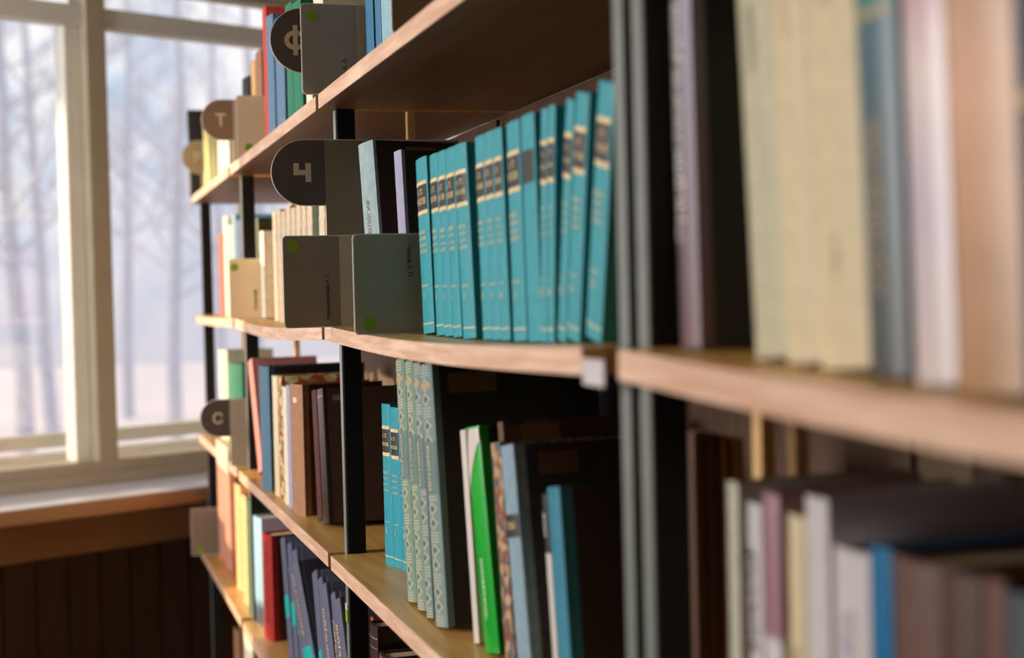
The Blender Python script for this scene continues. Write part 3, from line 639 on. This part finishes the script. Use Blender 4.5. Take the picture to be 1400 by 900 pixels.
bk('C', -.33, .06, (1140, 745), (1145, 890), 1189, 'paper_white', 'wide white book with faint print beside the azure book', [('text', 'spine_lettering', 'lilac_pale', 'ЛИТЕРАТУРА', .55, .6, True, .4)], d=.14, tmax=.08, upright=True)
bk('C', -.33, .06, (1191, 744), (1195, 890), 1219, 'azure_gloss', 'azure blue book in the lowest blurred row', d=.14, tmax=.08, upright=True)
bk('C', -.33, .056, (1221, 757), (1224, 890), 1288, 'chestnut_cloth', 'wide chestnut brown book right of the azure book', d=.14, tmax=.09, upright=True)
bk('C', -.33, .056, (1290, 776), (1292, 890), 1342, 'chestnut_dark', 'dark chestnut book, second brown one from the azure book', d=.14, tmax=.09, upright=True)
bk('C', -.33, .056, (1344, 788), (1346, 890), 1374, 'russet_cloth', 'russet book, third brown one from the azure book', d=.14, tmax=.09, upright=True)
bk('C', -.33, .056, (1376, 806), (1378, 890), 1430, 'dusk_blue', 'dusky blue book at the right end of the lowest blurred row', d=.14, tmax=.09, upright=True)
# --- books set sideways behind the near post (only their spines show)
for i, (px0, px1, pyt, cv) in enumerate([(948, 962, 592, 'brown_board'), (965, 980, 594, 'brown_board'), (985, 994, 596, 'tan_cloth'), (1000, 1016, 600, 'tan_cloth')]):
    yq = 1.115; a = aty(px0, pyt, yq); b = aty(px1, pyt, yq)
    make_book(((a.x+b.x)/2, yq, -.33+Z0+.0002), (0, 0, PI/2), abs(b.x-a.x), a.z+.33, .085, cv, [], 'brownish book turned sideways behind the dark post, %s of four from the left' % ORD[i], 'books turned sideways')

# ------------------------------------------------------------------ letter signs and author cards
def rrect(x0, x1, z0, z1, r, n=5):
    P = []
    for cx, cz, a0 in ((x1-r, z0+r, -90), (x1-r, z1-r, 0), (x0+r, z1-r, 90), (x0+r, z0+r, 180)):
        for i in range(n+1):
            a = math.radians(a0+90*i/n); P.append((cx+r*math.cos(a), cz+r*math.sin(a)))
    return P
def dtab(xc, xr, zc, r, n=20):
    P = [(xr, zc-r), (xr, zc+r)]
    for i in range(n+1):
        a = PI/2+PI*i/n; P.append((xc+r*math.cos(a), zc+r*math.sin(a)))
    return P
def sign(x_arc, y, z, zc, r, letter, label, xr=.004, xd=.15, ztop=None, strip='card_sheet_strip', tab='tab_sheet', lx=.93, ls=.62):
    """plastic shelf divider with a D-shaped letter tab; x_arc = outermost point of the tab, xr = where the tab meets the panel"""
    th = .003; ztop = ztop or zc+r
    root = empty('letter_sign', (0, y, z+Z0+.0003), label, 'shelf divider', None)
    bm = bmesh.new()
    pts = [(xr, 0), (xd, 0), (xd, ztop), (xr, ztop)]
    if abs(ztop-(zc+r)) < 1e-6:
        pts = [(xr, 0), (xd, 0), (xd, ztop)]
    else: pts = [(xr, 0), (xd, 0), (xd, ztop), (xr, ztop)]
    arc = [(x_arc+r+r*math.cos(PI/2+PI*i/20), zc+r*math.sin(PI/2+PI*i/20)) for i in range(21)]
    pts += arc+[(xr, zc-r)]
    cl = []
    for p in pts:
        if not cl or (abs(p[0]-cl[-1][0])+abs(p[1]-cl[-1][1])) > 1e-6: cl.append(p)
    prism_xz(bm, cl, -th/2, th/2); obj('panel', bm, 'card_plastic', root)
    e = .0013
    bm = bmesh.new(); prism_xz(bm, dtab(x_arc+r, xr, zc, r-e), -th/2-.0004, -th/2-.0001); obj('tab_face', bm, tab, root)
    bm = bmesh.new(); prism_xz(bm, [(xr+.0004, e), (xd-e, e), (xd-e, ztop-e), (xr+.0004, ztop-e)], -th/2-.0004, -th/2-.0001); obj('panel_face', bm, strip, root)
    bm = bmesh.new()
    if letter == 'Ч':
        for a, b, c, d2 in ((.14, .36, -.36, .36), (-.34, .14, -.10, .10), (-.34, -.12, .10, .36)):
            prism_xz(bm, [(x_arc+r*.93+r*p*.75, zc+r*q_*.78) for p, q_ in ((a, c), (b, c), (b, d2), (a, d2))], -th/2-.0009, -th/2-.0004)
        obj('letter', bm, 'tab_letter', root)
    elif letter == 'Ф':
        cx, sy_ = x_arc+r*.78, .30*r
        for i in range(24):
            a0, a1 = 2*PI*i/24, 2*PI*(i+1)/24
            prism_xz(bm, [(cx+r*.34*math.cos(a0), zc+sy_*math.sin(a0)), (cx+r*.34*math.cos(a1), zc+sy_*math.sin(a1)), (cx+r*.2*math.cos(a1), zc+sy_*.55*math.sin(a1)), (cx+r*.2*math.cos(a0), zc+sy_*.55*math.sin(a0))], -th/2-.0008, -th/2-.0004)
        prism_xz(bm, [(cx-.07*r, zc-.46*r), (cx+.07*r, zc-.46*r), (cx+.07*r, zc+.46*r), (cx-.07*r, zc+.46*r)], -th/2-.001, -th/2-.0004)
        obj('letter', bm, 'tab_letter', root)
    if letter not in 'ЧФ': add_text(bm, letter, None, r*ls, lambda a, b: (x_arc+r*lx+a, -th/2-.0007, zc+b), .02); obj('letter', bm, 'tab_letter', root)
    return root
sign(-.0735, 2.143, 0, .217, .047, 'Ч', 'large letter sign with a dark rounded tab reading Ч on the eye-level shelf', xr=.003, xd=.2, ztop=.264, strip='card_sheet')
sign(-.0600, 2.215, .33, .085, .0475, 'Ф', 'letter sign with a dark rounded tab reading Ф on the top shelf', xr=.0, xd=.12, lx=.72, ls=.66)
sign(-.0515, 3.41, .33, .108, .0455, 'Т', 'letter sign with a haze-paled brown rounded tab reading Т on the top shelf', xr=.018, xd=.1, tab='tab_hazed')
sign(-.0300, 4.237, .33, .102, .0453, 'Р', 'haze-paled brown rounded letter sign reading Р at the window end of the top shelf', xr=.02, xd=.1, tab='tab_hazed_far')
sign(-.0725, 3.415, -.33, .108, .042, 'С', 'dark rounded letter sign reading С on the end bay lower shelf', xr=-.007, xd=.12)
def card(x0, y, z, wd, ht, label, split=.78, text=None, tpos=None, tdown=False, dot=None, tsize=.0085, sheet='card_sheet', tlen=None, rz=0, strip='card_sheet_strip'):
    """plastic author card on the shelf; split = where the darker sheet ends, dot = (x, z) of the green sticker in fractions"""
    root = empty('author_card', (x0, y, z+Z0+.0003), label, 'author card', None, (0, 0, rz))
    th = .003
    bm = bmesh.new(); prism_xz(bm, rrect(0, wd, 0, ht, .006), -th/2, th/2); obj('plate', bm, 'card_plastic', root)
    bm = bmesh.new(); prism_xz(bm, [(wd-.03, .0), (wd-.03, .002), (wd, .002), (wd, .0)], th/2, th/2+.06); obj('foot', bm, 'card_plastic', root)
    e = .0014
    P = rrect(e, wd-e, e, ht-e, .0055)
    sp = wd*split
    bm = bmesh.new(); prism_xz(bm, [(min(x, sp), zz) for x, zz in P if True], -th/2-.0004, -th/2-.0001)
    bmesh.ops.remove_doubles(bm, verts=bm.verts, dist=1e-6); obj('face_sheet', bm, sheet, root)
    bm = bmesh.new(); prism_xz(bm, [(sp, e), (wd-e, e), (wd-e, ht-e), (sp, ht-e)], -th/2-.0004, -th/2-.0001); obj('edge_strip', bm, strip, root)
    if dot:
        bm = bmesh.new(); prism_xz(bm, [(dot[0]*wd+.0085*math.cos(2*PI*i/24), dot[1]*ht+.0085*math.sin(2*PI*i/24)) for i in range(24)], -th/2-.0007, -th/2-.0004); obj('green_sticker', bm, 'green_dot', root)
    if text:
        bm = bmesh.new(); tx, tz = tpos[0]*wd, tpos[1]*ht
        sg = -1 if tdown else 1
        add_text(bm, text, tlen, tsize if not tlen else None, lambda a, b: (tx-b*sg, -th/2-.0008, tz+a*sg), .022); obj('lettering', bm, 'card_ink', root)
    return root
card(-.0665, 2.10, surf('B', 0, 2.10), .135, .128, 'grey author card lettered Чернышевский Н. Г. jutting past the shelf edge', split=.585, text='Чернышевский Н. Г.', tpos=(.455, .33), tlen=.064, dot=(.105, .885))
card(-.0185, 1.835, surf('B', 0, 1.835), .098, .124, 'cool grey author card lettered Чехов А. П. standing before the teal volumes', split=.87, text='Чехов А. П.', tpos=(.72, .72), tdown=True, tlen=.040, dot=(.19, .115), sheet='card_sheet_cool', strip='card_plastic')
card(-.0225, 2.165, .33, .11, .130, 'grey author card lettered Фет А. А. on the top shelf', split=.73, text='Фет А. А.', tpos=(.56, .27), tlen=.036, dot=(.145, .86), sheet='card_sheet_cool')
card(-.002, 1.655, .33, .12, .13, 'grey author card at the upper frame edge right of the blue books', split=.95, sheet='card_sheet')
card(-.0135, 3.288, surf('A', 0, 3.288), .115, .128, 'brightened beige author card with bright green sticker on the second bay eye-level shelf', split=.62, text='Успенский', tpos=(.47, .3), tlen=.045, dot=(.10, .86), sheet='card_sheet_lit', strip='card_sheet_lit')
card(-.004, 3.15, .33, .12, .128, 'brightened beige author card with green sticker on the top shelf left of the red book', split=.97, dot=(.2, .17), sheet='card_sheet_lit', strip='card_sheet_lit')
card(-.034, 4.24, -.66, .12, .128, 'grey author card at the window end of the third shelf', split=.9, dot=(.2, .1))
# small label holder on the end bay's shelf edge, shelf tag, sticker
def slip(name, label, x0, x1, y0, y1, z0, z1, m, cat='paper label'):
    r = obj(name, B(x0, x1, y0, y1, z0, z1), m); r.location = (0, 0, Z0); tag(r, label, cat); return r
a = atx(290, 605, -.004); b = atx(318, 640, -.004)
lh = empty('shelf_label_holder', (-.0032, (a.y+b.y)/2, -.33+Z0), 'small beige label holder clipped on the end bay shelf edge below the letter sign', 'label holder')
hw = abs(a.y-b.y)/2*.55
obj('holder_plate', B(-.001, .001, -hw, hw, -.03, .03), 'card_plastic', lh, bevel=.0005)
obj('paper_slip', B(-.0015, -.001, -hw*.93, hw*.93, -.027, .027), 'cream_cloth', lh)
a = atx(797, 509, -.002); b = atx(826, 530, -.002)
slip('shelf_tag', 'small white paper tag hanging under the shelf end left of the near post', -.0022, -.0016, b.y, a.y, b.z, -.008, 'paper_white')

a = atx(473, 824, .0222); b = atx(475, 851, .0222)
zb, zt = b.z+Z0, a.z+Z0; yl = 2.168-SPAN['B'][0]
pt = obj('paper_tag', B(.0212, .0227, yl-.008, yl+.008, zb+.018, zt), 'paper_white', cB)
obj('green_tip', B(.0212, .0227, yl-.008, yl+.008, zb, zb+.018), 'green_dot', pt)
